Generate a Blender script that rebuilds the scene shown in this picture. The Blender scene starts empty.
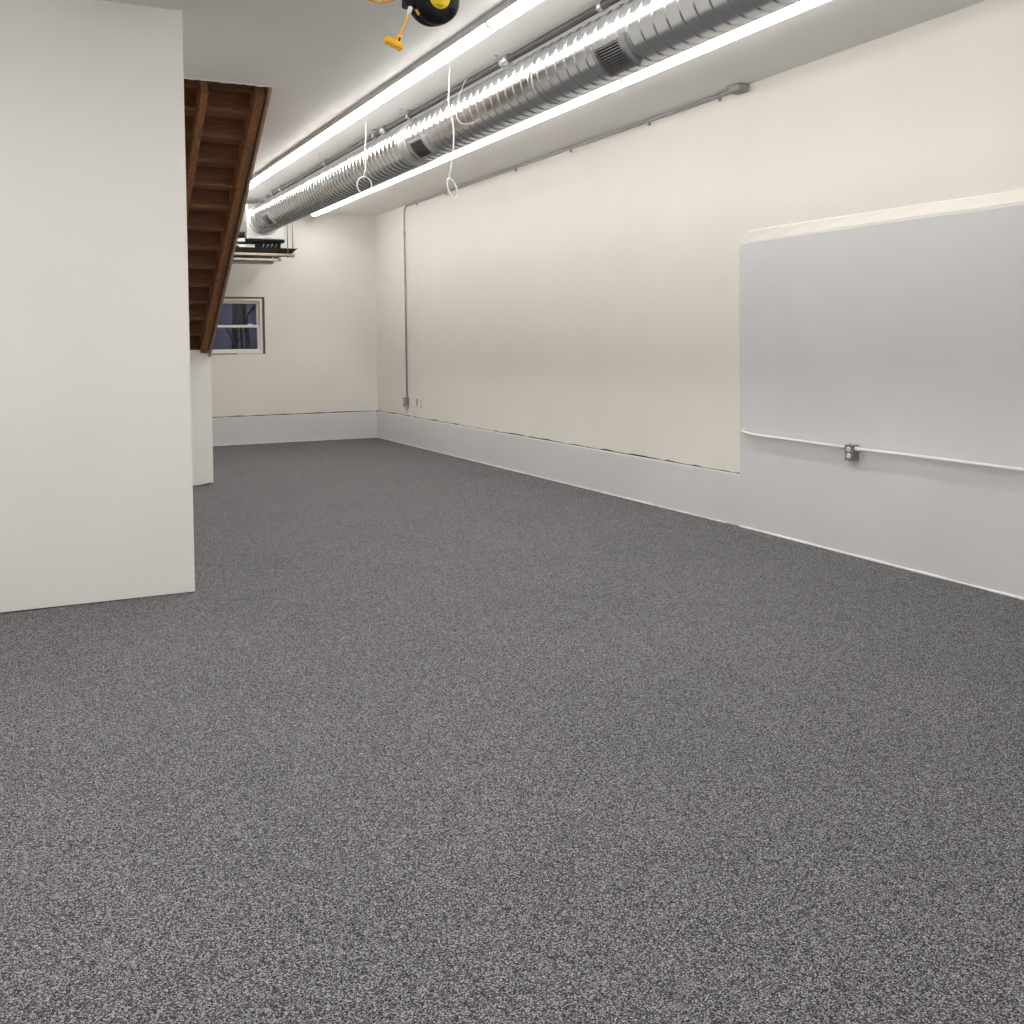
import bpy, bmesh, math, random
from mathutils import Vector, Matrix
random.seed(7)
scn = bpy.context.scene
COL = scn.collection
PI = math.pi

# ------------------------------------------------------------------ materials
def nt(name):
    m = bpy.data.materials.new(name); m.use_nodes = True
    n = m.node_tree.nodes; l = m.node_tree.links
    return m, n, l, n['Principled BSDF']

def N(n, typ, **kw):
    x = n.new(typ)
    for k, v in kw.items():
        if k in x.inputs: x.inputs[k].default_value = v
        else: setattr(x, k, v)
    return x

def coords(n, l, scale=(1, 1, 1)):
    g = n.new('ShaderNodeNewGeometry')
    mp = n.new('ShaderNodeMapping'); mp.inputs['Scale'].default_value = scale
    l.new(g.outputs['Position'], mp.inputs['Vector'])
    return mp.outputs['Vector']

def ramp(n, l, fac, stops):
    r = n.new('ShaderNodeValToRGB')
    e = r.color_ramp.elements
    while len(e) < len(stops): e.new(0.5)
    for k, (p, c) in enumerate(stops):
        e[k].position = p; e[k].color = (*c, 1)
    l.new(fac, r.inputs['Fac'])
    return r.outputs['Color']

def bump(n, l, b, h, strength, dist):
    bp = N(n, 'ShaderNodeBump', Strength=strength, Distance=dist)
    l.new(h, bp.inputs['Height']); l.new(bp.outputs['Normal'], b.inputs['Normal'])

def paint(name, col, rough=.6, var=.04, bs=.25, wav=.0):
    m, n, l, b = nt(name)
    v = coords(n, l)
    big = N(n, 'ShaderNodeTexNoise', Scale=1.3, Detail=4.0); l.new(v, big.inputs['Vector'])
    lo = tuple(c * (1 - var) for c in col); hi = tuple(min(1, c * (1 + var)) for c in col)
    l.new(ramp(n, l, big.outputs['Fac'], [(.3, lo), (.7, hi)]), b.inputs['Base Color'])
    fine = N(n, 'ShaderNodeTexNoise', Scale=90.0, Detail=3.0); l.new(v, fine.inputs['Vector'])
    slow = N(n, 'ShaderNodeTexNoise', Scale=2.2, Detail=1.0); l.new(v, slow.inputs['Vector'])
    if wav:
        mx = N(n, 'ShaderNodeMath', operation='MULTIPLY_ADD'); mx.inputs[1].default_value = wav
        l.new(slow.outputs['Fac'], mx.inputs[0]); l.new(fine.outputs['Fac'], mx.inputs[2])
        bump(n, l, b, mx.outputs[0], bs, .002)
    else:
        bump(n, l, b, fine.outputs['Fac'], bs, .002)
    b.inputs['Roughness'].default_value = rough
    return m

def plain(name, col, rough=.5, metal=0.0, var=.12, scale=25.0):
    m, n, l, b = nt(name)
    v = coords(n, l)
    t = N(n, 'ShaderNodeTexNoise', Scale=scale, Detail=3.0); l.new(v, t.inputs['Vector'])
    lo = tuple(c * (1 - var) for c in col); hi = tuple(min(1, c * (1 + var)) for c in col)
    l.new(ramp(n, l, t.outputs['Fac'], [(.3, lo), (.7, hi)]), b.inputs['Base Color'])
    b.inputs['Roughness'].default_value = rough; b.inputs['Metallic'].default_value = metal
    if max(col) < .02: b.inputs['Specular IOR Level'].default_value = .18
    return m

def steel(name, col, rlo, rhi):
    m, n, l, b = nt(name)
    v = coords(n, l, (1, .35, 1))
    vo = N(n, 'ShaderNodeTexVoronoi', Scale=30.0); l.new(v, vo.inputs['Vector'])
    no = N(n, 'ShaderNodeTexNoise', Scale=5.0, Detail=5.0); l.new(v, no.inputs['Vector'])
    mx = N(n, 'ShaderNodeMix', data_type='RGBA'); mx.inputs['Factor'].default_value = .35
    l.new(no.outputs['Color'], mx.inputs['A']); l.new(vo.outputs['Color'], mx.inputs['B'])
    bw = n.new('ShaderNodeRGBToBW'); l.new(mx.outputs['Result'], bw.inputs['Color'])
    l.new(ramp(n, l, bw.outputs['Val'], [(.3, tuple(c * .93 for c in col)), (.7, col)]), b.inputs['Base Color'])
    mr = N(n, 'ShaderNodeMapRange'); mr.inputs['To Min'].default_value = rlo; mr.inputs['To Max'].default_value = rhi
    l.new(bw.outputs['Val'], mr.inputs['Value']); l.new(mr.outputs['Result'], b.inputs['Roughness'])
    b.inputs['Metallic'].default_value = 1.0
    nb = N(n, 'ShaderNodeTexNoise', Scale=3.0, Detail=2.0); l.new(v, nb.inputs['Vector'])
    bump(n, l, b, nb.outputs['Fac'], .05, .02)
    return m

def wood(name, dark, light, axis, stretch=10.0, scale=6.0, rough=.65):
    m, n, l, b = nt(name)
    s = [1, 1, 1]
    for a in range(3):
        if a != axis: s[a] = stretch
    tc = n.new('ShaderNodeTexCoord'); mp = n.new('ShaderNodeMapping')
    mp.inputs['Scale'].default_value = s; l.new(tc.outputs['Object'], mp.inputs['Vector'])
    oi = n.new('ShaderNodeObjectInfo')
    ad = N(n, 'ShaderNodeVectorMath', operation='MULTIPLY_ADD'); ad.inputs[1].default_value = (13, 17, 11)
    l.new(oi.outputs['Random'], ad.inputs[0]); l.new(mp.outputs['Vector'], ad.inputs[2])
    no = N(n, 'ShaderNodeTexNoise', Scale=1.1, Detail=2.0, Distortion=.6); l.new(ad.outputs[0], no.inputs['Vector'])
    ml = N(n, 'ShaderNodeMath', operation='MULTIPLY'); ml.inputs[1].default_value = scale
    l.new(no.outputs['Fac'], ml.inputs[0])
    fr = N(n, 'ShaderNodeMath', operation='PINGPONG'); fr.inputs[1].default_value = .5; l.new(ml.outputs[0], fr.inputs[0])
    fi = N(n, 'ShaderNodeTexNoise', Scale=14.0, Detail=4.0); l.new(ad.outputs[0], fi.inputs['Vector'])
    mx = N(n, 'ShaderNodeMath', operation='MULTIPLY_ADD'); mx.inputs[1].default_value = .5
    l.new(fi.outputs['Fac'], mx.inputs[0]); l.new(fr.outputs[0], mx.inputs[2])
    l.new(ramp(n, l, mx.outputs[0], [(.25, dark), (.75, light)]), b.inputs['Base Color'])
    b.inputs['Roughness'].default_value = rough
    return m

def emit(name, col, s):
    m, n, l, b = nt(name)
    b.inputs['Base Color'].default_value = (.9, .9, .9, 1)
    b.inputs['Emission Color'].default_value = (*col, 1); b.inputs['Emission Strength'].default_value = s
    return m

M = {}
M['cream'] = paint('cream_wall_paint', (.81, .785, .735), .62, .02, .2, wav=.6)
M['white'] = paint('white_wall_paint', (.90, .885, .857), .6, .015, .2, wav=.4)
M['ceil'] = paint('ceiling_paint', (.80, .79, .77), .7, .02, .2, wav=1.2)
M['grey'] = paint('grey_wall_paint', (.68, .687, .70), .5, .03, .6, wav=1.5)
M['gap'] = plain('gap_shade', (.045, .032, .024), .9)  # shade of wall gaps and the stair opening, put into the colour
M['caulk'] = plain('white_caulk', (.82, .80, .78), .6, var=.04)
M['lens'] = emit('light_lens', (1.0, .97, .925), 26.0)
M['housing'] = plain('light_housing', (.62, .62, .62), .4, var=.03)
M['steel'] = steel('galvanised_steel', (.70, .715, .73), .19, .26)
M['steel_band'] = steel('steel_band', (.66, .66, .66), .3, .45)
M['vent_frame'] = plain('vent_frame_grey', (.30, .30, .31), .45, .6)
M['vent_slat'] = plain('vent_slat_dark', (.16, .16, .16), .5, .4)
M['vent_shade'] = plain('vent_shade', (.012, .012, .012), .8)
M['emt'] = plain('conduit_metal', (.42, .42, .43), .38, .85)
M['emt_white'] = plain('painted_conduit', (.76, .75, .73), .4, var=.03)
M['box_metal'] = plain('box_metal', (.30, .30, .31), .42, .8)
M['pipe'] = plain('iron_pipe', (.045, .042, .04), .5, .2)
M['wire'] = plain('white_cable', (.80, .79, .74), .5, var=.03)
M['wire_thin'] = plain('pale_wire', (.62, .61, .58), .4, var=.03)
M['black'] = plain('black_plastic', (.008, .008, .009), .5)
M['dark_met'] = plain('black_metal', (.015, .015, .016), .5, .3)
M['yellow'] = plain('yellow_plastic', (.90, .47, .008), .4, var=.06)
M['label'] = plain('yellow_label', (.98, .74, .02), .4, var=.03)
M['ink'] = plain('label_ink', (.10, .05, .01), .5)
M['orange_ink'] = plain('orange_ink', (.80, .36, .22), .5)
M['plast_w'] = plain('white_plastic', (.82, .81, .79), .35, var=.02)
M['foil'] = steel('foil_insulation', (.86, .86, .86), .35, .6)
M['strut'] = plain('tan_strut', (.55, .48, .38), .5, var=.1)
M['strut_g'] = plain('grey_strut', (.30, .29, .28), .45, .5)
M['tread'] = wood('stair_tread_wood', (.135, .052, .017), (.225, .100, .036), 0)
M['riser'] = wood('plywood_riser', (.100, .031, .009), (.165, .062, .021), 0, 7.0, 9.0)
M['stringer'] = wood('stair_stringer_wood', (.165, .064, .022), (.265, .118, .045), 1)
M['outer'] = wood('outer_board_wood', (.24, .145, .09), (.38, .26, .18), 1)
M['rough'] = wood('window_rough_wood', (.10, .05, .035), (.22, .12, .085), 2)
M['vinyl'] = plain('white_vinyl', (.80, .79, .77), .35, var=.02)
M['bark'] = plain('dark_bark', (.05, .045, .04), .9)
M['earth'] = plain('dark_ground', (.05, .05, .045), .95)

def floor_mat():
    m, n, l, b = nt('grey_speckled_carpet')
    v = coords(n, l)
    vo = N(n, 'ShaderNodeTexVoronoi', Scale=330.0); l.new(v, vo.inputs['Vector'])
    bw = n.new('ShaderNodeSeparateColor'); l.new(vo.outputs['Color'], bw.inputs['Color'])
    no = N(n, 'ShaderNodeTexNoise', Scale=340.0, Detail=3.0, Roughness=.8); l.new(v, no.inputs['Vector'])
    mx = N(n, 'ShaderNodeMath', operation='MULTIPLY_ADD'); mx.inputs[1].default_value = .55
    ad = N(n, 'ShaderNodeMath', operation='MULTIPLY'); ad.inputs[1].default_value = .5
    l.new(no.outputs['Fac'], ad.inputs[0])
    l.new(bw.outputs['Red'], mx.inputs[0]); l.new(ad.outputs[0], mx.inputs[2])
    c = ramp(n, l, mx.outputs[0], [(.24, (.008, .008, .009)), (.42, (.048, .048, .052)), (.58, (.108, .108, .114)), (.75, (.40, .40, .42))])
    big = N(n, 'ShaderNodeTexNoise', Scale=1.1, Detail=5.0, Roughness=.6); l.new(v, big.inputs['Vector'])
    w = ramp(n, l, big.outputs['Fac'], [(.3, (.93, .93, .93)), (.7, (1.05, 1.04, 1.03))])
    ml = N(n, 'ShaderNodeMix', data_type='RGBA', blend_type='MULTIPLY'); ml.inputs['Factor'].default_value = 1
    l.new(c, ml.inputs['A']); l.new(w, ml.inputs['B']); l.new(ml.outputs['Result'], b.inputs['Base Color'])
    b.inputs['Roughness'].default_value = .9
    b.inputs['Specular IOR Level'].default_value = .2
    bump(n, l, b, mx.outputs[0], .5, .006)
    return m
M['floor'] = floor_mat()

def glass_mat():
    m, n, l, b = nt('window_glass')
    n.remove(b); out = n['Material Output']
    tr = N(n, 'ShaderNodeBsdfTransparent'); tr.inputs['Color'].default_value = (.85, .86, .92, 1)
    gl = N(n, 'ShaderNodeBsdfGlossy', Roughness=.03)
    fr = N(n, 'ShaderNodeFresnel', IOR=1.45)
    mx = n.new('ShaderNodeMixShader')
    l.new(fr.outputs[0], mx.inputs[0]); l.new(tr.outputs[0], mx.inputs[1]); l.new(gl.outputs[0], mx.inputs[2])
    l.new(mx.outputs[0], out.inputs['Surface'])
    return m
M['glass'] = glass_mat()

# ------------------------------------------------------------------ builders
ORI = {}
class MB:
    def __init__(s): s.bm = bmesh.new()
    def box(s, x0, x1, y0, y1, z0, z1, bev=0, mtx=None):
        t = bmesh.new(); bmesh.ops.create_cube(t, size=1)
        for v in t.verts:
            v.co = Vector((x0 + (v.co.x + .5) * (x1 - x0), y0 + (v.co.y + .5) * (y1 - y0), z0 + (v.co.z + .5) * (z1 - z0)))
        if bev: bmesh.ops.bevel(t, geom=t.edges[:], offset=bev, segments=2, affect='EDGES', profile=.5)
        s._add(t, mtx); return s
    def _add(s, t, mtx=None):
        if mtx: bmesh.ops.transform(t, matrix=mtx, verts=t.verts)
        me = bpy.data.meshes.new('tmp'); t.to_mesh(me); t.free(); s.bm.from_mesh(me); bpy.data.meshes.remove(me)
    def tube(s, pts, r, seg=10, cap=True, radii=None, closed=False):
        pts = [Vector(p) for p in pts]; n = len(pts)
        tan = []
        for i in range(n):
            a = pts[(i - 1) % n] if (i > 0 or closed) else pts[0]
            b = pts[(i + 1) % n] if (i < n - 1 or closed) else pts[-1]
            tan.append((b - a).normalized())
        u = tan[0].orthogonal().normalized(); rings = []
        for i in range(n):
            u = (u - tan[i] * u.dot(tan[i])).normalized(); w = tan[i].cross(u)
            rr = radii[i] if radii else r
            rings.append([s.bm.verts.new(pts[i] + (u * math.cos(k * 2 * PI / seg) + w * math.sin(k * 2 * PI / seg)) * rr) for k in range(seg)])
        for i in range(n if closed else n - 1):
            a, b = rings[i], rings[(i + 1) % n]
            for k in range(seg):
                f = s.bm.faces.new((a[k], a[(k + 1) % seg], b[(k + 1) % seg], b[k])); f.smooth = True
        if cap and not closed:
            s.bm.faces.new(rings[0][::-1]); s.bm.faces.new(rings[-1])
        return s
    def prism(s, poly, d0, d1, axis=0):
        """polygon in the plane across axis; axis 0: (y,z), 1: (x,z), 2: (x,y)"""
        def P(p, d):
            return {0: (d, p[0], p[1]), 1: (p[0], d, p[1]), 2: (p[0], p[1], d)}[axis]
        a = [s.bm.verts.new(P(p, d0)) for p in poly]; b = [s.bm.verts.new(P(p, d1)) for p in poly]
        n = len(poly)
        s.bm.faces.new(a); s.bm.faces.new(b[::-1])
        for k in range(n): s.bm.faces.new((a[k], b[k], b[(k + 1) % n], a[(k + 1) % n]))
        return s
    def lathe(s, prof, mtx, seg=48, smooth=True):
        """prof: list of (r, h) about local z"""
        t = bmesh.new(); rings = []
        for r, h in prof:
            if r < 1e-6: rings.append([t.verts.new((0, 0, h))])
            else: rings.append([t.verts.new((r * math.cos(k * 2 * PI / seg), r * math.sin(k * 2 * PI / seg), h)) for k in range(seg)])
        for a, b in zip(rings, rings[1:]):
            for k in range(seg):
                k2 = (k + 1) % seg
                vs = [a[k % len(a)], a[k2 % len(a)], b[k2 % len(b)], b[k % len(b)]]
                vs = list(dict.fromkeys(vs))
                if len(vs) > 2:
                    f = t.faces.new(vs); f.smooth = smooth
        s._add(t, mtx); return s
    def build(s, name, mat, parent=None, org=None, sharp=40):
        bmesh.ops.recalc_face_normals(s.bm, faces=s.bm.faces)
        if parent is not None: org = ORI[parent.name]
        elif org is None:
            xs = [v.co for v in s.bm.verts]
            lo = [min(v[k] for v in xs) for k in range(3)]; hi = [max(v[k] for v in xs) for k in range(3)]
            org = Vector(((lo[0] + hi[0]) / 2, (lo[1] + hi[1]) / 2, lo[2]))
        org = Vector(org)
        for v in s.bm.verts: v.co -= org
        me = bpy.data.meshes.new(name); s.bm.to_mesh(me); s.bm.free()
        me.materials.append(mat if not isinstance(mat, str) else M[mat])
        o = bpy.data.objects.new(name, me); COL.objects.link(o)
        if parent is not None: o.parent = parent
        else: o.location = org
        ORI[o.name] = org
        return o

def thing(name, loc, label, cat, group=None, kind=None):
    o = bpy.data.objects.new(name, None); COL.objects.link(o); o.location = loc
    o.empty_display_size = .1
    ORI[o.name] = Vector(loc); tag(o, label, cat, group, kind); return o
def tag(o, label=None, cat=None, group=None, kind=None):
    if label: o['label'] = label
    if cat: o['category'] = cat
    if group: o['group'] = group
    if kind: o['kind'] = kind
    return o
def struct(o, label, cat): return tag(o, label, cat, kind='structure')

# ------------------------------------------------------------------ dimensions
W, D, ZC, ZP = 5.071, 15.137, 3.36, .393      # right wall, far wall, ceiling, curb top
XL, YL = .958, 6.243                          # corner of the white partition
XB, YB = -2.7, -3.0                           # left wall and wall behind the camera
XS, YS = 1.888, 10.946                        # corner of the enclosure under the stairs
YO = 7.79                                     # near edge of the stair opening
SX0, SX1, SY1 = .958, 1.845, 11.9             # stair opening

# ------------------------------------------------------------------ floor, ceiling
struct(MB().box(XB - .1, W + .3, YB - .1, D + .3, -.12, 0).build('floor', 'floor'),
       'grey speckled carpet floor across the whole room', 'floor')
c = MB()
T = .045
def rough_edge(p, q, n, amp):
    p = Vector(p); q = Vector(q); d = (q - p); nrm = Vector((-d.y, d.x)).normalized()
    return [p + d * (k / n) + (nrm * random.uniform(-amp, amp) if 0 < k < n else Vector((0, 0))) for k in range(n + 1)]
near_edge = rough_edge((SX0, YO), (SX1, YO), 24, .006)
right_edge = rough_edge((SX1, YO), (SX1, SY1), 30, .004)
c.prism([(XB - .1, YB - .1), (W + .3, YB - .1), (W + .3, YO)] + [tuple(v) for v in near_edge[::-1]] + [(XB - .1, YO)], ZC, ZC + T, 2)
c.prism([tuple(v) for v in right_edge] + [(W + .3, SY1), (W + .3, YO)], ZC, ZC + T, 2)
c.box(XB - .1, W + .3, SY1, D + .3, ZC, ZC + T)
c.box(XB - .1, SX0, YO, SY1, ZC, ZC + T)
struct(c.build('ceiling', 'ceil'), 'white painted ceiling with a rough cut opening for the stairs', 'ceiling')
ed = MB(); ed.tube([(v.x, v.y + .001, ZC - .001) for v in map(Vector, near_edge)], .007, 6, radii=[.007 * random.uniform(.5, 1.5) for _ in near_edge])
struct(ed.build('trim_7', 'caulk'), 'torn white edge of the ceiling board at the top of the stairs', 'trim')
sh = MB()                                     # floor framing and shaft above the stair opening, its shade put into a dark colour
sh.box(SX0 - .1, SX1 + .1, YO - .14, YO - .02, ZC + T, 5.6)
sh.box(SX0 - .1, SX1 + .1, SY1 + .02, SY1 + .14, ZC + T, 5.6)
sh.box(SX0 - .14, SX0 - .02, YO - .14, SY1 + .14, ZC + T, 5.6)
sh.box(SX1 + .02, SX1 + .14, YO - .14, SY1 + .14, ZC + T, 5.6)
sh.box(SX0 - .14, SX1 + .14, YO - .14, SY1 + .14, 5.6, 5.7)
struct(sh.build('wall_stairwell', 'gap'), 'stairwell framing above the stair opening, coloured dark as shade', 'wall')

# ------------------------------------------------------------------ right wall
def wavy(y0, y1, z, n, amp):
    return [(y0 + (y1 - y0) * k / n, z + random.uniform(-amp, amp)) for k in range(n + 1)]
GAP = .021
struct(MB().box(W + .02, W + .25, YB - .1, D + .25, 0, ZC + .02).build('wall_right_backing', 'gap'),  # dark colour stands in for shade in the gap over the curb
       'backing behind the right wall facing, coloured dark as gap shade', 'wall')
bot = wavy(6.41, D, ZP + GAP, 90, .006)
w = MB().prism([(YB, ZC), (YB, 0), (6.41, 0)] + bot + [(D, ZC)], W, W + .02, 0)
struct(w.build('wall_right', 'cream'), 'long cream painted wall on the right side of the room', 'wall')
b = MB().box(W - .012, W + .02, 6.405, D, 0, ZP, .004)
struct(b.build('baseboard_right', 'grey'), 'low grey painted concrete curb along the right wall', 'baseboard')
struct(MB().box(W - .010, W + .018, 6.41, D - .02, ZP, ZP + .009, .002).build('trim_1', 'caulk'),
       'white paint line on top of the curb along the right wall', 'trim')
# grey panel standing proud of the wall, its top a sloped fillet
def px(y): return W - .013 - max(0, 6.41 - y) * .026
ys = [6.41, 6.33] + [6.30 - .35 * k for k in range(30)]
ys = [y for y in ys if y > YB] + [YB]
zt = [2.172 + random.uniform(-.006, .006) for _ in ys]; zt[0] = 2.150; zt.insert(1, 2.180); ys.insert(1, 6.38)
p = MB(); f0 = []
for y, z in zip(ys, zt):
    x = px(y)
    f0.append([p.bm.verts.new(q) for q in ((x, y, 0), (x, y, z - .05), (x, y, z - .008), (x + .006, y, z), (W + .02, y, z), (W + .02, y, 0))])
for a, bb in zip(f0, f0[1:]):
    for k in range(6): p.bm.faces.new((a[k], a[(k + 1) % 6], bb[(k + 1) % 6], bb[k]))
p.bm.faces.new(f0[0]); p.bm.faces.new(f0[-1][::-1])
struct(p.build('wall_right_panel', 'grey'), 'raised grey painted panel on the near part of the right wall', 'wall')
cap = MB(); f0 = []
for y, z in zip(ys, zt):
    x = px(y); h = .014 + .066 * min(1, max(0, (6.40 - y) / .10))
    f0.append([cap.bm.verts.new(q) for q in ((x + .004, y, z), (x + .006, y, z + .012), (min(W - .008, x + .05), y, z + h), (W, y, z + h + .010), (W + .015, y, z + h), (W + .015, y, z))])
for a, bb in zip(f0, f0[1:]):
    for k in range(6):
        f = cap.bm.faces.new((a[k], a[(k + 1) % 6], bb[(k + 1) % 6], bb[k]))
cap.bm.faces.new(f0[0]); cap.bm.faces.new(f0[-1][::-1])
struct(cap.build('trim_2', 'cream'), 'cream sloping plaster ledge along the top of the grey panel', 'trim')
# uneven white paint line where the grey panel and curb meet the carpet
def bead(pts, r, name, lab):
    m = MB(); m.tube(pts, r, 6, radii=[r * random.uniform(.5, 1.25) for _ in pts])
    return struct(m.build(name, 'caulk'), lab, 'trim')
bead([(px(y) - .002, y, .004) for y in [6.4 - .12 * k for k in range(78)]], .009, 'trim_3', 'uneven white line of paint along the foot of the grey panel')
bead([(W - .014, y, .004) for y in [D - .02 - .14 * k for k in range(62)]], .008, 'trim_4', 'uneven white line of paint along the foot of the right curb')

# ------------------------------------------------------------------ far wall with window
WX0, WX1, WZ0, WZ1 = 2.46, 3.385, 1.30, 2.123
bk = MB()  # far backing, coloured dark like the shade in its gap
for (x0, x1, z0, z1) in ((XB, WX0, 0, ZC), (WX1, W + .2, 0, ZC), (WX0, WX1, 0, WZ0), (WX0, WX1, WZ1, ZC)):
    bk.box(x0, x1, D + .02, D + .22, z0, z1)
struct(bk.build('wall_far_backing', 'gap'), 'backing behind the far wall facing, coloured dark as gap shade', 'wall')
fw = MB()
bx = [(XB + (W - XB) * k / 60, ZP + GAP + random.uniform(-.006, .006)) for k in range(61)]
fw.prism(bx + [(W, WZ0), (XB, WZ0)], D, D + .02, 1)
fw.box(XB, WX0, D, D + .02, WZ0, ZC); fw.box(WX1, W, D, D + .02, WZ0, ZC); fw.box(WX0, WX1, D, D + .02, WZ1, ZC)
struct(fw.build('wall_far', 'cream'), 'cream painted wall at the far end of the room', 'wall')
struct(MB().box(XB, W - .012, D - .012, D + .02, 0, ZP, .004).build('baseboard_far', 'grey'), 'low grey painted curb along the far wall', 'baseboard')
struct(MB().box(XB, W - .02, D - .010, D + .018, ZP, ZP + .009, .002).build('trim_5', 'caulk'), 'white paint line on top of the curb along the far wall', 'trim')
bead([(W - .03 - .14 * k, D - .014, .004) for k in range(36)], .008, 'trim_6', 'uneven white line of paint along the foot of the far curb')

win = thing('window_1', ((WX0 + WX1) / 2, D, WZ0), 'white double hung window with dusk outside, low on the far wall', 'window', kind='structure')
rf = MB()                                      # rough wood edge of the opening
rf.box(WX0 - .0, WX1 - .001, D + .004, D + .15, WZ1 - .024, WZ1 - .001)
rf.box(WX1 - .034, WX1 - .001, D + .004, D + .15, WZ0 + .001, WZ1 - .018)
rf.box(WX0 + .001, WX0 + .022, D + .004, D + .15, WZ0 + .001, WZ1 - .018)
rf.box(WX0 + .12, WX0 + .52, D - .003, D + .02, WZ0 + .003, WZ0 + .014)
tag(rf.build('rough_opening', 'rough', win), 'brown bare wood edge around the window')
ww0, ww1, wz0, wz1 = WX0 + .024, WX1 - .036, WZ0 + .004, WZ1 - .026
def ring(x0, x1, y0, y1, z0, z1, l, r, bt, tp, bev=.004):
    m = MB(); m.box(x0, x0 + l, y0, y1, z0, z1, bev); m.box(x1 - r, x1, y0, y1, z0, z1, bev)
    m.box(x0 + l - .002, x1 - r + .002, y0, y1, z0, z0 + bt, bev); m.box(x0 + l - .002, x1 - r + .002, y0, y1, z1 - tp, z1, bev); return m
fr = ring(ww0, ww1, D + .006, D + .12, wz0, wz1, .034, .034, .034, .034).build('window_frame', 'vinyl', win)
mid = 1.70
lo = ring(ww0 + .034, ww1 - .034, D + .030, D + .062, wz0 + .034, mid + .02, .036, .036, .034, .036).build('lower_sash', 'vinyl', win)
MB().box(ww0 + .06, ww1 - .06, D + .044, D + .048, wz0 + .06, mid - .006).build('pane', 'glass', lo)
for x in (WX0 + .22, WX1 - .20):
    MB().box(x - .035, x + .035, D + .026, D + .062, mid + .018, mid + .036, .006).build('sash_lock', 'vinyl', lo)
up = ring(ww0 + .034, ww1 - .034, D + .068, D + .10, mid - .02, wz1 - .034, .036, .036, .036, .034).build('upper_sash', 'vinyl', win)
MB().box(ww0 + .06, ww1 - .06, D + .082, D + .086, mid + .006, wz1 - .06).build('pane', 'glass', up)

# ------------------------------------------------------------------ left partition, stair enclosure, unseen walls
pw = MB()
pw.prism([(XB, .016), (-.4, .008), (.4, .006), (XL, .005), (XL, ZC), (XB, ZC)], YL, YL + .016, 1)
pw.box(XL - .016, XL, YL + .016, D + .02, .005, ZC)
struct(pw.build('wall_left_partition', 'white'), 'white partition wall on the left, ending at a corner', 'wall')
struct(MB().box(XB, XL - .016, YL + .02, YL + .12, 0, ZC).box(XL - .11, XL - .02, YL + .121, D, 0, ZC).build('wall_left_partition_framing', 'gap'),
       'framing inside the white left partition', 'wall')
struct(MB().box(XB - .1, XB, YB - .1, YL + .02, 0, ZC).build('wall_left', 'white'), 'white wall left of the camera', 'wall')
struct(MB().box(XB, W + .02, YB - .1, YB, 0, ZC).build('wall_back', 'white'), 'white wall behind the camera', 'wall')
S = .6307
def under(y): return ZC - S * (y - YO)
en = MB()
en.prism([(XL + .002, .004), (1.72, .006), (1.78, .012), (XS - .03, .026), (XS, .022), (XS, under(YS) + .02), (XL + .002, under(YS) + .035)], YS, YS + .016, 1)
yend = YO + ZC / S
en.prism([(YS + .016, .03), (YS + .016, under(YS + .016) + .01), (yend, .03)], XS - .012, XS, 0)
struct(en.build('wall_under_stairs', 'white'), 'short white wall closing off the space under the stairs', 'wall')

# ------------------------------------------------------------------ staircase
RUN, RISE = .2428, .1531
Y0, Z0 = 8.150, 3.374
st = thing('staircase', (1.4, YO, 0), 'brown wooden staircase seen from below, coming down through the ceiling', 'staircase')
SL, SR = .985, 1.800
NS = 21
for k in range(0, NS):
    yk, zk = Y0 + RUN * k, Z0 - RISE * k
    if zk < .1: break
    MB().box(SL + .0, SR, max(yk - RUN - .002, YO + .22), yk + .028, zk, zk + .028, .003).build('tread', 'tread', st)
    MB().box(SL + .001, SR - .001, yk, yk + .018, zk - RISE + .028, zk, 0).build('riser', 'riser', st)
def carriage(x0, x1, mat, name, drop=.0):
    poly = []
    ks = range(0, NS)
    top = []
    for k in ks:
        yk, zk = Y0 + RUN * k, Z0 - RISE * k
        top.append((max(yk - RUN, YO + .03), zk)); top.append((yk, zk))
    last = top[-1]
    poly = [(top[0][0], under(top[0][0]) - drop)] + top + [(last[0], 0.0), (yend - .02, 0.0)]
    return MB().prism([(a, b_) for a, b_ in poly], x0, x1, 0).build(name, mat, st)
carriage(1.332, 1.384, 'stringer', 'stringer')
carriage(1.728, 1.792, 'stringer', 'stringer')
carriage(SL, SL + .05, 'stringer', 'stringer')
tag(MB().prism([(YO + .005, ZC + .03), (YO + .02, under(YO) - .035), (yend - .1, 0), (yend + .35, 0), (YO + .60, ZC + .03)], SR + .008, SR + .028, 0)
    .build('outer_board', 'outer', st), 'paler board along the outer side of the stairs')
st.rotation_euler.z = -.018

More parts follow.
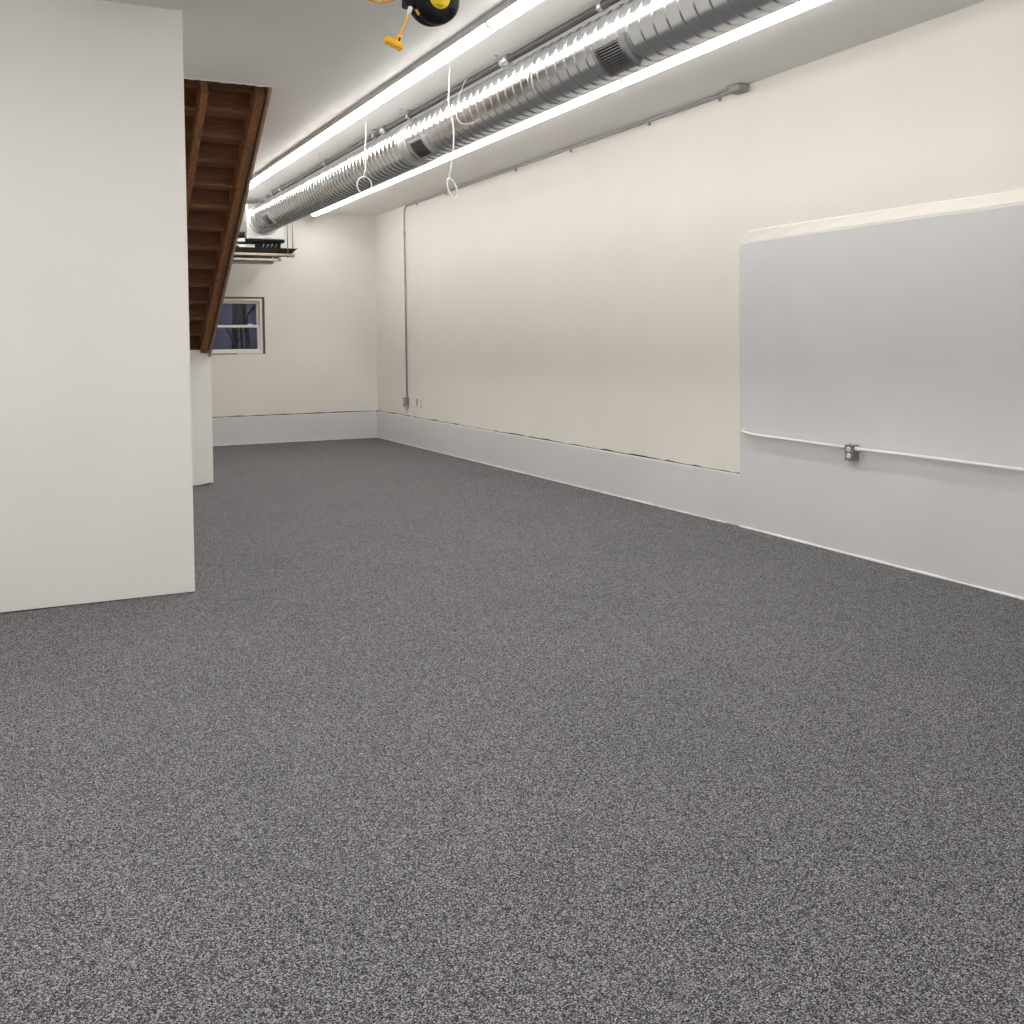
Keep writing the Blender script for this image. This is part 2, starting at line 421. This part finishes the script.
# ------------------------------------------------------------------ spiral duct
DX, DZ, DR = 3.11, 3.095, .175
duct = thing('air_duct', (DX, 5.8, DZ - DR), 'large galvanised spiral air duct running the length of the ceiling', 'duct')
def spiral(y0, y1, r, pitch, rh, rw, seg=72):
    m = MB(); n = int((y1 - y0) / pitch)
    offs = [(0, 0), (.004, 0), (pitch - rw - .004, 0), (pitch - rw, 0), (pitch - rw * .85, rh * .6), (pitch - rw * .6, rh), (pitch - rw * .4, rh), (pitch - rw * .15, rh * .6)]
    q = len(offs); rows = []
    for i in range(n * q + 1):
        t, (o, h) = i // q, offs[i % q]
        rows.append([m.bm.verts.new((DX + (r + h) * math.cos(a * 2 * PI / seg), y0 + t * pitch + o + pitch * a / seg, DZ + (r + h) * math.sin(a * 2 * PI / seg))) for a in range(seg)])
    for i in range(len(rows) - 1):
        for a in range(seg - 1):
            f = m.bm.faces.new((rows[i][a], rows[i + 1][a], rows[i + 1][a + 1], rows[i][a + 1])); f.smooth = True
        if i + 1 + q < len(rows):
            f = m.bm.faces.new((rows[i][seg - 1], rows[i + 1][seg - 1], rows[i + 1 + q][0], rows[i + q][0])); f.smooth = True
    return m
near = spiral(-2.2, 8.08, DR, .113, .0055, .012)
near.build('duct_section', 'steel', duct)
far = spiral(8.0, 13.74, DR + .002, .106, .012, .032)
far.build('duct_section', 'steel', duct)
RY = Matrix.Rotation(-PI / 2, 4, 'X')          # local z -> +y
def along(y): return Matrix.Translation((DX, y, DZ)) @ RY
def band(y, w, r, name, mat='steel_band'):
    return MB().lathe([(r - .012, 0), (r, 0), (r + .003, w * .15), (r + .003, w * .85), (r, w), (r - .012, w)], along(y), 72).build(name, mat, duct)
band(7.98, .17, DR + .008, 'collar')
band(13.60, .13, DR + .012, 'collar')
band(5.72, .06, DR + .004, 'joint_band', 'steel'); band(10.9, .05, DR + .007, 'joint_band', 'steel')
band(3.2, .06, DR + .004, 'joint_band', 'steel')
MB().lathe([(0, 0), (DR - .005, 0), (DR - .005, .02)], along(-2.15), 48).build('end_cap', 'steel', duct)
MB().lathe([(0, 0), (.009, 0), (.009, .004), (0, .004)], Matrix.Translation((DX + .1795 * math.cos(math.radians(172)), 5.93, DZ + .1795 * math.sin(math.radians(172)))) @ Matrix.Rotation(math.radians(-98), 4, 'Y'), 16).build('sticker', 'label', duct)
def grille(y0, y1, a0, a1, nsl, lab, fm='vent_frame', sm='vent_frame'):
    """curved saddle vent between angles a0..a1 (degrees) on the duct"""
    def patch(m, ya, yb, aa, ab, r0, r1, n=10):
        va = []
        for k in range(n + 1):
            a = math.radians(aa + (ab - aa) * k / n); c_, s_ = math.cos(a), math.sin(a)
            va.append([m.bm.verts.new((DX + r * c_, y, DZ + r * s_)) for r, y in ((r0, ya), (r0, yb), (r1, yb), (r1, ya))])
        for a, b_ in zip(va, va[1:]):
            for k in range(4): m.bm.faces.new((a[k], a[(k + 1) % 4], b_[(k + 1) % 4], b_[k]))
        m.bm.faces.new(va[0]); m.bm.faces.new(va[-1][::-1])
    r = DR; fw_, fa = .026, 7
    fr_ = MB()
    patch(fr_, y0 - fw_, y0, a0 - fa, a1 + fa, r - .004, r + .028); patch(fr_, y1, y1 + fw_, a0 - fa, a1 + fa, r - .004, r + .028)
    patch(fr_, y0, y1, a0 - fa, a0, r - .004, r + .024, 3); patch(fr_, y0, y1, a1, a1 + fa, r - .004, r + .024, 3)
    g = tag(fr_.build('vent_grille', fm, duct), lab)
    bk_ = MB(); patch(bk_, y0, y1, a0, a1, r + .003, r + .007); bk_.build('vent_opening', 'vent_shade', g)  # black plate on the uncut duct, the inner darkness put into its colour
    for k in range(nsl):
        a = a0 + (a1 - a0) * (k + .5) / nsl; sl = MB(); patch(sl, y0, y1, a - .9, a + .9, r + .010, r + .022, 2)
        sl.build('slat', sm, g)
    for yy in (y0 - fw_ * .5, y1 + fw_ * .5):
        a = math.radians(a0 - fa * .4)
        MB().lathe([(0, .006), (.005, .004), (.006, 0)], Matrix.Translation((DX + (r + .027) * math.cos(a), yy, DZ + (r + .027) * math.sin(a))) @ Matrix.Rotation(PI / 2 - a, 4, 'Y'), 10).build('screw', 'emt', g)
grille(4.71, 4.955, -160, -114, 10, 'dark slatted vent low on the near part of the duct')
grille(7.58, 7.83, -158, -117, 10, 'small dark slatted vent just before the duct collar', 'steel_band', 'vent_slat')
grille(12.80, 13.05, -163, -123, 9, 'small dark vent at the far end of the duct', 'steel_band', 'vent_slat')

# ------------------------------------------------------------------ iron pipe above the duct
PX, PZ, PR = 3.040, 3.312, .0235
pipe = thing('ceiling_pipe', (PX, 6, PZ - PR), 'dark iron pipe running along the ceiling just above the duct', 'pipe')
MB().tube([(PX, -2.2, PZ), (PX, 6.6, PZ), (PX, 13.3, PZ)], PR, 14).build('pipe_run', 'pipe', pipe)
def clampring(y, w, r, name, mat='emt'):
    return MB().lathe([(PR - .003, 0), (r, 0), (r, w), (PR - .003, w)], Matrix.Translation((PX, y, PZ)) @ RY, 20).build(name, mat, pipe)
for y in (5.04, 8.12, 9.0, 10.6, 12.55, 13.0):
    h = clampring(y, .035, PR + .007, 'pipe_clamp')
    MB().box(PX - .03, PX + .03, y + .005, y + .03, ZC - .004, ZC).box(PX - .006, PX + .006, y + .012, y + .022, PZ + PR, ZC - .002).build('hanger_plate', 'emt', h)
for y, ln in ((6.24, .10), (8.72, .09)):
    clampring(y, ln, PR + .012, 'coupling', 'emt')

# hooks screwed in the ceiling beside the pipe
def hook(x, y, lab):
    m = MB(); m.tube([(x, y, ZC), (x, y, ZC - .015)] + [(x + .012 * math.sin(a), y, ZC - .027 + .012 * math.cos(a)) for a in [PI * 2 * k / 12 for k in range(1, 10)]], .0022, 6)
    m.box(x - .012, x + .012, y - .008, y + .008, ZC - .003, ZC)
    tag(m.build('ceiling_hook', 'emt'), lab, 'hook', 'small metal hooks in the ceiling beside the duct')
hook(3.0, 6.36, 'small metal ceiling hook beside the pipe, right of the hanging cables')
hook(2.96, 8.12, 'small metal ceiling hook beside the pipe, between the two hanging cables')
hook(2.90, 10.35, 'small metal ceiling hook beside the pipe, toward the stairs')

# ------------------------------------------------------------------ light strips
LEN = 2.109
HW = .052
def fixture(x, y0, y1, lab, grp):
    t = thing('light_strip', (x, (y0 + y1) / 2, ZC - .075), lab, 'ceiling light', grp)
    MB().box(x - HW, x + HW, y0 + .004, y1 - .004, ZC - .046, ZC, .003).build('housing', 'housing', t)
    prof = [(x + (HW - .002) * math.cos(a), ZC - .046 + .030 * math.sin(a)) for a in [PI + PI * k / 16 for k in range(17)]]
    m = MB().prism(prof, y0 + .012, y1 - .012, 1)
    for f in m.bm.faces:
        if len(f.verts) == 4: f.smooth = True
    m.build('diffuser', 'lens', t)
    for ya, yb in ((y0 + .003, y0 + .014), (y1 - .014, y1 - .003)):
        m = MB(); pr = [(x + (HW + .001) * math.cos(a), ZC - .046 + .033 * math.sin(a)) for a in [PI + PI * k / 16 for k in range(17)]]
        m.prism(pr, ya, yb, 1).build('end_cap', 'plast_w', t)
LXL, LXR = 2.628, 4.062
gl, gr = 'bright strip lights in the row left of the duct', 'bright strip lights in the row right of the duct'
left_labels = ['left row strip light nearest the stairs, its far end behind them', 'left row strip light second from the stairs',
               'left row strip light third from the stairs, above the first hanging cable', 'left row strip light beside the second hanging cable',
               'left row strip light entering the top edge of the picture by the cord reel', 'left row strip light overhead, just out of the picture', 'left row strip light behind the viewer']
right_labels = ['right row strip light ending at the far wall', 'right row strip light second from the far wall', 'right row strip light third from the far wall, behind the hanging cables',
                'right row strip light just beyond the big duct vent', 'right row strip light at the top edge, below the big duct vent', 'added half-length right row strip light, unseen above the picture edge', 'right row strip light behind the viewer']
yl, yr = 5.60 + 4 * LEN, 6.415 + 4 * LEN
for k in range(7):
    fixture(LXL, yl - LEN * (k + 1), yl - LEN * k, left_labels[k], gl)
    if k < 6: fixture(LXR, yr - LEN * (k + 1 if k < 5 else k + .5), yr - LEN * k, right_labels[k], gr)  # last right unit is unseen, added at half length to brighten the near wall

for i, xx_ in enumerate((.60, -.55, -1.70)):  # unseen rows, added because the visible ones leave the partition too dim
    for k in range(2):
        fixture(xx_, 4.9 - LEN * (k + 1), 4.9 - LEN * k, 'added strip light outside the picture, ' + ['first', 'second', 'third'][i] + ' row left of the reel, ' + ['near the partition', 'overhead'][k],
                'added strip lights over the viewer, outside the picture')

# ------------------------------------------------------------------ conduit on the right wall
def arc(c, u, v, r, n=8):
    c, u, v = Vector(c), Vector(u), Vector(v)
    return [c + u * r * math.cos(PI / 2 * k / n) + v * r * math.sin(PI / 2 * k / n) for k in range(n + 1)]
CX, CZ, CR = W - .018, ZC - .022, .0105
cd = thing('wall_conduit', (CX, 10, .62), 'thin metal conduit along the ceiling corner, dropping down the right wall', 'conduit')
pts = [(CX, 6.44, CZ), (CX, 9, CZ), (CX, 12, CZ)] + arc((CX, 13.69, CZ - .11), (0, 0, 1), (0, 1, 0), .11) + [(CX, 13.79, 2), (CX, 13.78, .66)]
MB().tube(pts, CR, 12).build('conduit_run', 'emt', cd)
for y in (6.64, 7.63, 9.02, 10.25, 12.25, 13.3):
    MB().lathe([(CR - .001, 0), (CR + .006, 0), (CR + .006, .022), (CR - .001, .022)], Matrix.Translation((CX, y, CZ)) @ RY, 14)\
        .box(CX - .004, W, y + .002, y + .020, CZ - .035, CZ - .004).build('strap', 'emt', cd)
MB().lathe([(CR, 0), (CR + .005, 0), (CR + .005, .05), (CR, .05)], Matrix.Translation((CX, 13.795, 2.95)), 14).build('coupling', 'emt', cd)
jb = thing('junction_box', (W - .05, 6.36, ZC - .06), 'small grey metal junction box in the corner between ceiling and right wall', 'electrical box')
MB().box(W - .10, W, 6.30, 6.43, ZC - .052, ZC - .0005, .004).build('box_body', 'emt', jb)
MB().box(W - .094, W - .006, 6.306, 6.424, ZC - .057, ZC - .051, .001).build('cover', 'vent_frame', jb)
for x, y in ((W - .08, 6.33), (W - .02, 6.40)):
    MB().lathe([(0, -.003), (.006, 0), (0, .001)], Matrix.Translation((x, y, ZC - .057)), 10).build('screw', 'emt', jb)

def outlet(y, z, face_x, d, lab, mat, hw=.032, hh=.052):
    t = thing('outlet_box', (face_x + d / 2, y, z - hh), lab, 'electrical box')
    MB().box(face_x, face_x + d, y - hw, y + hw, z - hh, z + hh, .004).build('box_body', mat, t)
    cv = MB().box(face_x - .004, face_x, y - hw - .002, y + hw + .002, z - hh - .001, z + hh + .001, .0015).build('cover_plate', mat, t)
    RX = Matrix.Rotation(-PI / 2, 4, 'Y')
    for dz in (.022, -.022):
        r_ = MB().lathe([(.0175, -.001), (.0175, .003), (.0155, .0045), (0, .0045)], Matrix.Translation((face_x - .004, y + .0, z + dz)) @ RX, 24).build('receptacle', 'plast_w', t)
        m = MB()
        for dy in (-.006, .006): m.box(face_x - .0095, face_x - .008, y + dy - .0012, y + dy + .0012, z + dz + .001, z + dz + .008)
        m.box(face_x - .0095, face_x - .008, y - .002, y + .002, z + dz - .009, z + dz - .005)
        m.build('slots', 'black', r_)
    for dz in (hh + .004, -hh - .004):
        MB().box(face_x + .002, face_x + .006, y - .008, y + .008, z + dz - .008, z + dz + .008, .001).build('ear', 'emt', t)
    return t
outlet(13.80, .612, W - .05, .05, 'small metal outlet box low on the right wall near the far corner', 'box_metal', .05, .055)
def slot(y, z, lab, two):
    m = MB()
    if two:
        m.box(W - .004, W, y - .012, y + .012, z - .05, z - .034, .001).box(W - .004, W, y - .012, y + .012, z + .034, z + .05, .001)
        m.box(W - .003, W, y - .012, y - .007, z - .034, z + .034)
    else:
        m.box(W - .004, W, y - .018, y + .018, z - .05, z + .05, .001)
    tag(m.build('mounting_bracket', 'box_metal'), lab, 'bracket')
slot(13.43, .613, 'dark flat bracket on the right wall, next to the far outlet box', False)
slot(13.28, .603, 'thin open bracket on the right wall, second from the far outlet box', True)

# painted conduit across the grey panel
OY, OZ = 5.162, .692
ox = px(OY) - .058
oc = thing('panel_conduit', (ox, 3, .68), 'white painted conduit across the grey panel on the right', 'conduit')
def cx_(y): return px(y) - .035
R_ = .0115
p1 = [(px(6.34) + .002, 6.345, .754), (px(6.34) - .015, 6.348, .751), (px(6.33) - .028, 6.338, .744), (cx_(6.29), 6.29, .736), (cx_(6.22), 6.22, .730), (cx_(6.05), 6.05, .726), (cx_(5.7), 5.7, .725), (cx_(OY), OY + .0335, .719)]
MB().tube(p1, R_, 12).build('conduit_run', 'emt_white', oc)
MB().tube([(cx_(OY), OY - .0335, .718), (cx_(5.0), 5.0, .719), (cx_(4.4), 4.4, .721), (cx_(3.5), 3.5, .718), (cx_(2), 2, .72), (cx_(.5), .5, .72)], R_, 12).build('conduit_run', 'emt_white', oc)
for y in (6.2, 3.3, 1.4):
    MB().box(cx_(y) - .002, px(y) + .001, y - .01, y + .01, .717, .732, .002).build('strap', 'emt_white', oc)
for ya in (OY + .036, OY - .056):
    MB().lathe([(R_ - .001, 0), (.016, 0), (.016, .02), (R_ - .001, .02)], Matrix.Translation((cx_(OY), ya, .7185)) @ RY, 16).build('connector', 'emt_white' if ya < OY else 'emt', oc)
outlet(OY, OZ, ox, px(OY) - ox - .001, 'grey metal outlet box with two round white sockets on the grey panel', 'box_metal')

# ------------------------------------------------------------------ hanging cables
def cable(x, y, pts, r, loop, lab, mat='wire', name='hanging_cable'):
    m = MB(); m.tube(pts, r, 8)
    t = m.build(name, mat)
    tag(t, lab, 'cable', 'pale cables hanging down from the ceiling')
    if loop:
        lc, lr, ang = loop
        u = Vector((math.cos(ang), math.sin(ang), 0))
        q = [Vector(lc) + u * lr[0] * math.cos(a) + Vector((0, 0, 1)) * lr[1] * math.sin(a) - u * lr[2] * math.sin(a) for a in [PI / 2 + 2 * PI * k / 28 for k in range(33)]]
        q = [p_ + u.cross(Vector((0, 0, 1))) * .008 * (k / 28) for k, p_ in enumerate(q)]
        MB().tube(q, r, 8).build('coiled_end', mat, t)
y = 6.757
cable(2.83, y, [(2.829, y, 3.36), (2.822, y, 3.25), (2.815, y, 3.13), (2.822, y, 3.06), (2.846, y, 2.98), (2.852, y, 2.88), (2.846, y, 2.77), (2.826, y, 2.66), (2.806, y, 2.585)], .0055,
      ((2.832, y, 2.520), (.034, .066, .020), .12), 'white cable with a loop at its end, hanging from the ceiling, the nearer')
y = 8.72
cable(2.86, y, [(2.855, y, 3.36), (2.856, y, 3.25), (2.842, y, 3.12), (2.848, y, 3.02), (2.846, y, 2.95), (2.826, y, 2.885)], .006,
      ((2.832, y, 2.812), (.066, .073, .0), .05), 'white cable with a round loop hanging before the duct, the farther')
cable(2.95, 6.45, [(2.995, 6.70, 3.36), (2.955, 6.72, 3.31), (2.925, 6.74, 3.25), (2.905, 6.78, 3.17), (2.900, 6.83, 3.09), (2.902, 6.815, 3.02), (2.906, 6.74, 2.972), (2.912, 6.64, 2.950), (2.918, 6.55, 2.945), (2.922, 6.48, 2.955)], .0026, None,
      'thin pale wire slack against the side of the duct', 'wire_thin', 'hanging_wire')

# ------------------------------------------------------------------ air handler at the far end
YA = 13.8
ah = thing('air_handler', (3.0, 14.2, 2.47), 'ceiling hung air handling unit at the far end of the duct', 'air conditioner')
pl = MB().box(2.875, 3.36, YA, YA + .55, 2.822, 3.285, .012)
tag(pl.build('plenum', 'foil', ah), 'foil wrapped square plenum')
MB().lathe([(DR + .018, -.002), (DR + .045, -.002), (DR + .045, .006), (DR + .018, .006)], along(YA - .006), 48).build('plenum_ring', 'foil', ah)
MB().box(2.86, 3.375, YA + .02, YA + .9, 2.790, 2.826, .004).build('unit_rim', 'dark_met', ah)
MB().box(2.60, 3.33, YA + .06, YA + .95, 2.685, 2.792, .008).build('unit_body', 'dark_met', ah)
for k in range(4):
    x = 3.09 + .055 * k
    MB().tube([(x, YA + .05, 2.785), (x + .012, YA + .045, 2.755), (x - .006, YA + .045, 2.73), (x + .008, YA + .05, 2.70)], .006, 6).build('refrigerant_line', 'emt', ah)
MB().box(2.66, 2.98, YA + .035, YA + .06, 2.695, 2.752, .003).build('service_label', 'plast_w', ah)
mk = MB()
for k in range(3): mk.box(2.865 + .03 * k, 2.885 + .03 * k, YA + .032, YA + .0355, 2.722 + .004 * k, 2.738 + .004 * k)
mk.build('label_print', 'orange_ink', ah)
MB().box(2.62, 2.86, YA + .06, YA + .5, 2.79, 2.832, .004).build('side_cabinet', 'plast_w', ah)
MB().tube([(2.74, YA + .2, 2.86), (2.80, YA + .15, 2.88), (2.90, YA + .18, 2.90)], .04, 12).build('hose', 'black', ah)
MB().tube([(2.66, YA + .02, 2.715), (2.70, YA + .0, 2.722), (2.76, YA + .02, 2.715)], .02, 10).build('hose', 'black', ah)
dp = MB(); 
dp.prism([(2.60, 2.640), (3.45, 2.640), (3.535, 2.712), (3.515, 2.712), (3.44, 2.652), (2.62, 2.652), (2.58, 2.690), (2.56, 2.690)], YA - .03, YA + 1.0, 1)
dp.prism([(2.60, 2.64), (3.45, 2.64), (3.53, 2.71), (2.57, 2.71)], YA - .032, YA - .02, 1)
dp.build('drain_pan', 'black', ah)
for (x0, x1, y_, z, mt) in ((2.47, 3.49, YA - .05, 2.597, 'strut'), (2.47, 3.50, YA + .75, 2.60, 'strut_g')):
    MB().box(x0, x1, y_, y_ + .042, z, z + .012).box(x0, x1, y_, y_ + .006, z, z + .04).box(x0, x1, y_ + .036, y_ + .042, z, z + .04).build('support_strut', mt, ah)
MB().box(2.55, 3.25, YA - .10, YA + .05, 2.535, 2.562, .003).build('lower_rail', 'strut', ah)
MB().box(2.55, 3.20, YA - .02, YA + .10, 2.500, 2.530, .003).build('lower_rail', 'strut_g', ah)
for x in (2.58, 3.2):
    MB().box(x - .012, x + .012, YA - .01, YA + .03, 2.50, 2.60).build('rail_post', 'strut_g', ah)
for x, y_ in ((3.40, YA - .03), (3.475, YA + .0), (2.50, YA - .03), (2.50, YA + .77)):
    MB().tube([(x, y_, 2.58), (x, y_, ZC)], .006, 8).build('hanging_rod', 'emt', ah)

# ------------------------------------------------------------------ cord reel
RC = Vector((1.888, 4.70, 3.090))
nrm = Vector((.10, -1, -.10)).normalized()
zx = nrm; xx = Vector((0, 0, 1)).cross(zx).normalized(); yy = zx.cross(xx)
RM = Matrix((( xx.x, yy.x, zx.x, RC.x), (xx.y, yy.y, zx.y, RC.y), (xx.z, yy.z, zx.z, RC.z), (0, 0, 0, 1)))
reel = thing('cord_reel', (RC.x, RC.y, RC.z - .13), 'black retractable cord reel with yellow label hung under the ceiling', 'cord reel')
R0 = .118
MB().lathe([(0, -.062), (R0 * .9, -.062), (R0, -.052), (R0 + .004, -.012), (R0 - .006, -.006), (R0 - .006, .004), (R0 + .004, .010), (R0, .044), (R0 * .88, .056), (R0 * .60, .062), (0, .062)], RM, 64).build('reel_housing', 'black', reel)
MB().lathe([(.054, .060), (.054, .0655), (0, .0655)], RM, 40).build('label_disc', 'label', reel)
ik = MB()
for k, (wd, yy_) in enumerate(((.026, -.043), (.042, -.036), (.07, -.006), (.06, .020))):
    ik.box(-wd / 2, wd / 2, yy_ - .0012, yy_ + .0012, .0652, .0662, mtx=RM)
ik.build('label_print', 'ink', reel)
for a in (-35, 215, 90):
    ca, sa = math.cos(math.radians(a)), math.sin(math.radians(a))
    MB().lathe([(.016, .05), (.016, .066), (.013, .070), (.006, .070), (.005, .066), (0, .066)], RM @ Matrix.Translation((.089 * ca, .089 * sa, 0)), 20).build('bolt_boss', 'black', reel)
for a0 in (-78, 18, 130):
    rb = MB(); rb.tube([RM @ Vector((r * math.cos(math.radians(a0)), r * math.sin(math.radians(a0)), .0595)) for r in (.058, .08, .102)], .004, 6); rb.build('rib', 'black', reel)
# cord guide on the left side
G = RC + xx * (-.128) + yy * (-.035)
MB().box(-.155, -.085, -.062, -.002, -.035, .030, .010, mtx=RM).build('cord_guide', 'black', reel)
MB().box(-.014, .014, -.006, .006, -.003, .003, .002, mtx=RM @ Matrix.Translation((-.098, -.078, .028)) @ Matrix.Rotation(math.radians(-52), 4, 'Z')).build('cord_window', 'yellow', reel)
MB().box(-.05, .05, .10, .20, -.02, .02, .004, mtx=RM).box(-.09, .09, -.05, .05, 0, .008, .002, mtx=Matrix.Translation((RC.x, RC.y, ZC - .008))).box(-.03, .03, -.02, .02, 0, .10, .003, mtx=Matrix.Translation((RC.x, RC.y, ZC - .10))).build('mounting_bracket', 'dark_met', reel)
# clip, yellow cord and triple outlet
yc = 4.62
C0 = Vector((1.733, yc, 2.992)); C1 = Vector((1.683, yc, 2.872))
d = (C1 - C0)
MB().tube([C0 + Vector((.006, 0, .02)), C0, C0 + d * .15], .012, 10, radii=[.011, .011, .008]).build('cord_stop', 'plast_w', reel)
cb = MB().tube([C0, C0 + d * .3 + Vector((.002, 0, 0)), C0 + d * .6 + Vector((.003, 0, 0)), C1], .0052, 10).build('cord', 'yellow', reel)
ax = d.normalized()
bar = Vector((1.655, yc, 2.836)); bd = Vector((.93, 0, -.36)).normalized(); bn = bd.cross(Vector((0, 1, 0))).normalized()
TM = Matrix(((bd.x, 0, bn.x, bar.x), (bd.y, 1, bn.y, bar.y), (bd.z, 0, bn.z, bar.z), (0, 0, 0, 1)))
plug = MB().box(-.046, .046, -.018, .018, -.015, .015, .006, mtx=TM).tube([C1 + d * -.08, C1 + d * .15, bar], .011, 12, radii=[.008, .013, .017]).build('triple_outlet', 'yellow', reel)
for xk in (-.032, 0, .032):
    MB().box(xk - .010, xk + .010, -.012, .012, -.021, -.013, .003, mtx=TM).build('socket', 'yellow', plug)
MB().box(.010, .020, -.016, .016, .014, .034, .003, mtx=TM).build('grip', 'black', plug)
# supply cord looping left to a ceiling plate
sc_ = MB().tube([RC + xx * (-.06) + yy * .10, Vector((1.74, 4.66, 3.088)), Vector((1.66, 4.66, 3.042)), Vector((1.60, 4.66, 3.026)), Vector((1.54, 4.66, 3.034)), Vector((1.47, 4.68, 3.09)), Vector((1.42, 4.75, 3.20)), Vector((1.44, 4.9, 3.335))], .0055, 10)
sc_.build('supply_cord', 'yellow', reel)
rose = thing('ceiling_plate', (1.44, 4.9, ZC - .03), 'small white ceiling plate feeding the cord reel, above the picture edge', 'electrical box')
MB().lathe([(0, -.028), (.035, -.028), (.045, -.02), (.05, 0), (0, 0)], Matrix.Translation((1.44, 4.9, ZC)), 24).build('plate', 'plast_w', rose)
hk = MB().tube([(1.735, 5.6, ZC), (1.735, 5.6, ZC - .015), (1.745, 5.6, ZC - .022)], .01, 8)
tag(hk.build('cable_clip', 'plast_w'), 'tiny white cable clip on the ceiling left of the cord reel', 'clip')

# ------------------------------------------------------------------ outside the window
struct(MB().box(-12, 20, D + .23, 60, -.35, -.2).build('ground_outside', 'earth'), 'dark ground outside the window', 'ground')
def branch(m, p, d_, ln, r, depth):
    pts = [p]; q = Vector(p); dd = Vector(d_)
    for k in range(4):
        dd = (dd + Vector((random.uniform(-.18, .18), random.uniform(-.18, .18), random.uniform(-.02, .12)))).normalized()
        q = q + dd * ln / 4; pts.append(q.copy())
    m.tube(pts, r, 6, radii=[r * (1 - .13 * k) for k in range(5)])
    if depth:
        for k in range(3):
            s_ = pts[random.choice((2, 3, 4))]
            nd = (dd + Vector((random.uniform(-.9, .9), random.uniform(-.9, .9), random.uniform(-.1, .5)))).normalized()
            branch(m, s_, nd, ln * .66, r * .55, depth - 1)
def tree(x, y, h, r, lean, lab):
    t = thing('bare_tree', (x, y, -.2), lab, 'tree', 'bare trees outside the window')
    m = MB(); base = Vector((x, y, -.2)); top = base + Vector((lean, 0, h))
    m.tube([base, base.lerp(top, .35) + Vector((.06, 0, 0)), base.lerp(top, .7), top], r, 8, radii=[r * 1.2, r, r * .85, r * .6])
    m.build('trunk', 'bark', t)
    m = MB()
    for k in range(7):
        s_ = base.lerp(top, .35 + .09 * k)
        a = random.uniform(0, 2 * PI)
        branch(m, s_, (math.cos(a) * .8, math.sin(a) * .5, .7), h * .42, r * .42, 3)
    m.build('branches', 'bark', t)
tree(4.20, 20.0, 5.6, .045, -.40, 'dark bare tree outside the window, its trunk leaning in the middle of the panes')
tree(3.72, 18.9, 3.2, .028, .10, 'thin bare sapling outside the window, toward the stairs')
tree(5.20, 24.0, 6.5, .07, .1, 'thick dark trunk outside the right side of the window')
tree(5.35, 28.0, 6.0, .08, .2, 'bare tree farthest away outside the window')
fn = thing('back_fence', (4, 26, -.2), 'low dark fence outside beyond the trees', 'fence')
for k in range(60):
    MB().box(-2 + k * .2, -2 + k * .2 + .14, 26, 26.03, -.2, 1.0 + random.uniform(-.08, .12)).build('picket', 'bark', fn)
MB().box(-2, 10, 26.03, 26.07, .1, .2).box(-2, 10, 26.03, 26.07, .7, .8).build('rail', 'bark', fn)

# ------------------------------------------------------------------ world: dusk sky
wd = bpy.data.worlds.new('dusk'); scn.world = wd; wd.use_nodes = True
n, l = wd.node_tree.nodes, wd.node_tree.links
bg = n['Background']
tc = n.new('ShaderNodeTexCoord'); ns = N(n, 'ShaderNodeTexNoise', Scale=14.0, Detail=6.0)
mp = n.new('ShaderNodeMapping'); mp.inputs['Scale'].default_value = (3.5, 3.5, 1.2)
l.new(tc.outputs['Generated'], mp.inputs['Vector']); l.new(mp.outputs['Vector'], ns.inputs['Vector'])
l.new(ramp(n, l, ns.outputs['Fac'], [(.36, (.018, .020, .028)), (.64, (.062, .068, .098))]), bg.inputs['Color'])
bg.inputs['Strength'].default_value = 1.0

# ------------------------------------------------------------------ camera
H = 1.45; F, YAW, PIT, ROL, CY = 1039.732, .4524, .0377, -.0104, 380.134
fwd = Vector((math.sin(YAW) * math.cos(PIT), math.cos(YAW) * math.cos(PIT), -math.sin(PIT)))
right = Vector((math.cos(YAW), -math.sin(YAW), 0)); upv = right.cross(fwd)
r2 = right * math.cos(ROL) + upv * math.sin(ROL); u2 = -right * math.sin(ROL) + upv * math.cos(ROL)
cam = bpy.data.cameras.new('camera'); co = bpy.data.objects.new('camera', cam); COL.objects.link(co)
co.matrix_world = Matrix(((r2.x, u2.x, -fwd.x, 0), (r2.y, u2.y, -fwd.y, 0), (r2.z, u2.z, -fwd.z, H), (0, 0, 0, 1)))
cam.sensor_width = 36; cam.lens = F / 1024 * 36; cam.shift_y = (CY - 512) / 1024; cam.clip_start = .05; cam.clip_end = 300
scn.camera = co
scn.view_settings.view_transform = 'Standard'; scn.view_settings.look = 'None'
scn.view_settings.exposure = 0.0; scn.view_settings.gamma = 1.0; scn.view_settings.use_curve_mapping = False
scn.cycles.use_denoising = True
scn.cycles.max_bounces = 12; scn.cycles.diffuse_bounces = 8; scn.cycles.glossy_bounces = 6
scn.cycles.sample_clamp_indirect = 8.0
